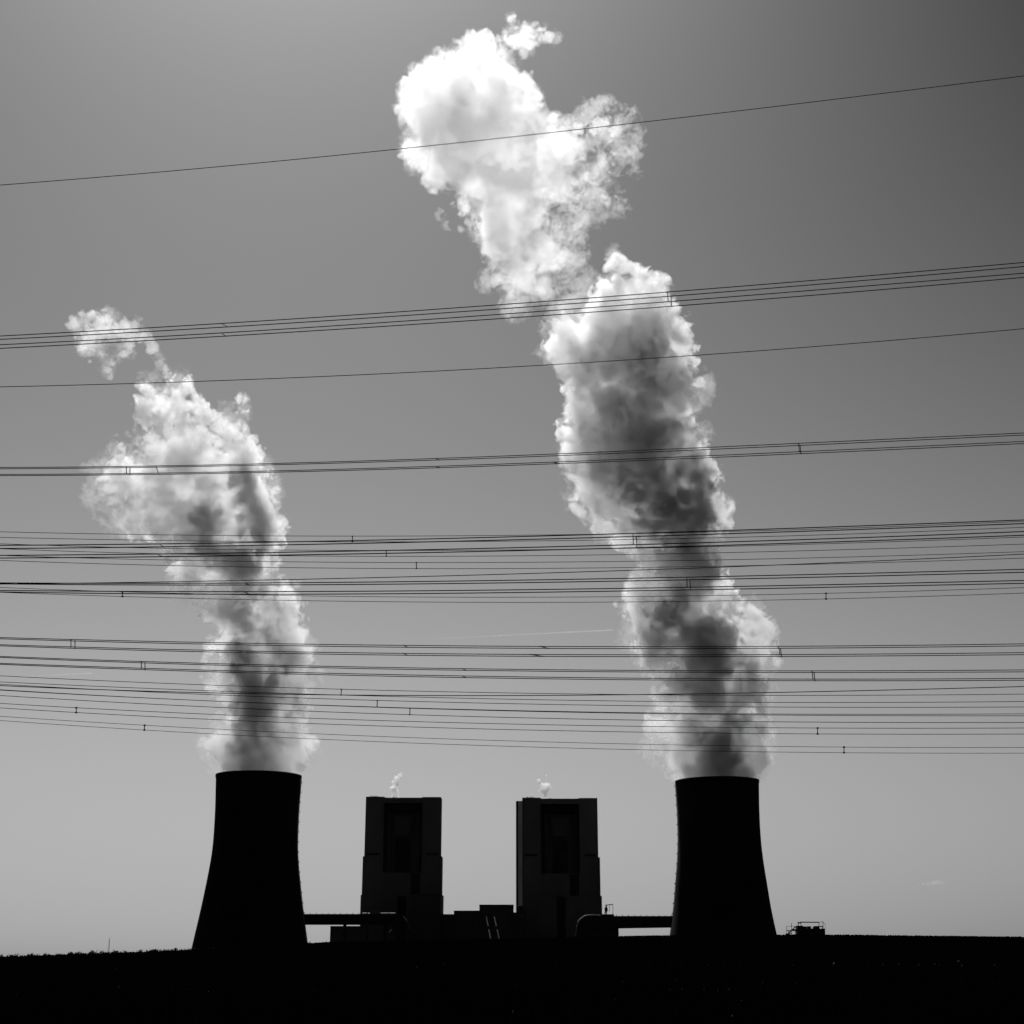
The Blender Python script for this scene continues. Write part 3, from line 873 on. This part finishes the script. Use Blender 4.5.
core_r = [(722, 790, 22), (722, 768, 20), (715, 745, 20), (722, 715, 22), (712, 695, 18), (728, 668, 24), (705, 650, 20), (690, 630, 22), (665, 622, 18), (715, 625, 20), (714, 592, 13), (690, 560, 12),
          (655, 515, 22), (690, 515, 26), (712, 512, 10), (700, 496, 12), (664, 486, 14), (690, 474, 8), (640, 440, 7)]
core_l = [(258, 790, 20), (258, 765, 15), (260, 740, 15), (259, 715, 15), (262, 690, 20), (264, 665, 20), (260, 645, 14), (262, 618, 12), (248, 590, 10), (250, 560, 18), (232, 550, 20), (262, 548, 14), (212, 548, 13),
          (232, 522, 18), (244, 500, 16), (228, 490, 12)]
w1, w2 = P(0, 700, 1450).z, P(0, 470, 1450).z
steam('steam_plume', right, 1480.0, 'tall billowing white steam plume with a dark core rising from the right cooling tower', 'steam plume', LAY, 1.0, 1.0, seed=3,
      group='steam plumes of the cooling towers', zcut=(TW2[1].x, TW2[3] - 1.6, TW2[2]), erode=3.0, core=core_r, base_z=TW2[2],
      veil=[(560, 315, 12), (590, 505, 16), (580, 490, 12), (604, 522, 14), (700, 384, 11), (706, 400, 8), (703, 432, 9), (752, 603, 8), (632, 640, 10), (655, 745, 14), (556, 330, 12), (548, 352, 9), (575, 305, 11), (612, 258, 9), (660, 282, 9), (765, 690, 9), (768, 740, 8), (645, 660, 8)])
steam('steam_plume', left, 1450.0, 'shorter ragged steam plume leaning left above the left cooling tower', 'steam plume', LAY, 1.0, 1.0, [(w1, 0.9), (w2, 1.3), (w2 + 150, 1.5)], seed=8,
      group='steam plumes of the cooling towers', zcut=(TW1[1].x, TW1[3] - 1.6, TW1[2]), erode=3.2, core=core_l, base_z=TW1[2],
      veil=[(105, 470, 13), (95, 480, 8), (100, 500, 11), (118, 452, 7), (135, 440, 6), (112, 515, 10), (128, 530, 11), (150, 387, 9), (165, 380, 8), (181, 374, 6), (184, 384, 6), (240, 408, 8), (226, 412, 6), (175, 545, 10),
            (180, 592, 8), (190, 600, 9), (276, 480, 9), (278, 520, 9), (312, 650, 8), (318, 670, 7), (310, 745, 9), (208, 745, 9), (140, 465, 13), (155, 428, 8), (120, 495, 10)])
steam('steam_cloud', cloud, 1480.0, 'large bright cloud of steam drifting free above the right plume', 'steam cloud', LAYL, 1.0, 1.1, seed=5, erode=3.2, vamp=1.45,
      veil=[(622, 124, 10), (634, 130, 7), (638, 152, 6), (640, 168, 7), (616, 148, 14), (604, 118, 15), (588, 112, 9), (598, 176, 15), (608, 203, 10), (619, 213, 7), (596, 200, 9), (585, 215, 14), (570, 230, 14), (560, 245, 16), (575, 268, 13), (585, 275, 8), (548, 275, 16), (530, 298, 12), (545, 300, 9), (515, 305, 11), (446, 226, 4), (440, 215, 4), (490, 280, 9), (560, 175, 22), (580, 290, 6), (566, 302, 8)])
steam('steam_cloud', [(514, 34, 11), (526, 34, 12), (540, 35, 8), (550, 36, 5), (515, 26, 6), (522, 46, 7), (512, 20, 3)], 1480.0, 'small torn shred of steam above the highest cloud', 'steam cloud', LAYW[2:], 0.8, 0.8, seed=6, ls=0.8, erode=1.0, veil=[(505, 38, 5), (545, 33, 8), (556, 36, 5), (512, 20, 6), (525, 48, 7)])
steam('steam_cloud', [(75, 328, 8), (88, 324, 10), (104, 323, 11), (120, 330, 10), (136, 333, 8), (100, 338, 12), (84, 342, 10), (146, 335, 5), (100, 352, 7), (106, 366, 6), (109, 374, 6), (118, 356, 6), (128, 346, 6),
                      (152, 348, 6), (160, 360, 6), (166, 372, 6)], 1450.0, 'thin curling wisp of steam adrift above the left plume', 'steam cloud', LAYW[2:], 0.7, 0.8, seed=9, ls=0.7, erode=1.5, veil=[(75, 326, 6), (92, 345, 8), (108, 368, 6), (125, 352, 7), (146, 338, 6), (154, 352, 5), (162, 364, 5), (138, 372, 4), (135, 325, 7), (112, 317, 7)])
MW = steam_mat('stack_vapour', 0.4, surf=True)
for pf, dx, dy_, lb in (([(395.5, 796, 2.4), (395.5, 792, 2.2), (395, 788, 2.2), (397, 785, 2.0), (393.6, 780.5, 2.4), (396.5, 777, 2.2), (399, 777.5, 1.6), (400.5, 774, 1.7), (396, 769, 1.2), (391, 787.5, 1.4)], 0, 0,
                         'faint steam wisp rising from the roof of the boiler house beside the left cooling tower'),
                        ([(545.5, 797, 2.0), (545.3, 793, 2.2), (546, 788.5, 3.2), (544, 787.5, 2.6), (548.5, 787, 2.2), (539, 783.5, 1.8), (539, 780.5, 1.5), (546.5, 776, 1.3), (538.5, 790, 1.5)], 0, 0,
                         'faint steam wisp rising from the roof of the boiler house with the pale strip')):
    steam('steam_wisp', [(x, y, 1.25 * r_) for x, y, r_ in pf], 1681.0, lb, 'steam wisp', [(0.0, MW, 0)], 0.4, 0.2, seed=4, ls=0.4, group='steam wisps on the boiler houses', k=2.0)
MC = steam_mat('contrail_vapour', 0.03, surf=True)
MZ = steam_mat('cloud_vapour', 0.02, surf=True)
steam('cloud_scrap', [(918, 884.2, 1.6), (923, 884, 2.0), (928, 883.6, 2.2), (933, 883.2, 2.6), (938, 882.8, 2.8), (942, 883.2, 2.3), (947, 883.8, 1.7)], 5000.0, 'faint scrap of cloud low in the sky at the right', 'cloud', [(0.0, MZ, 0)], 2.0, 0.12, seed=2, ls=3.0)
for (a, b, rr_, lb) in (((420, 639.5), (613, 630), 1.0, 'faint straight contrail running into the right steam plume'), ((5, 677.5), (92, 673), 0.8, 'faint straight contrail low at the left edge of the sky')):
    n_ = 40
    pts = [P(a[0] + (b[0] - a[0]) * t, a[1] + (b[1] - a[1]) * t, 7000.0) for t in np.linspace(0, 1, n_)]
    rad = [rr_ * scale(640, 7000) * (0.25 + 0.75 * t) * random.uniform(0.85, 1.1) for t in np.linspace(0.05, 1, n_)]
    o = MB().tube(pts, rad, 10).build('contrail', MC)
    tag(o, lb, 'contrail', 'aircraft contrails')
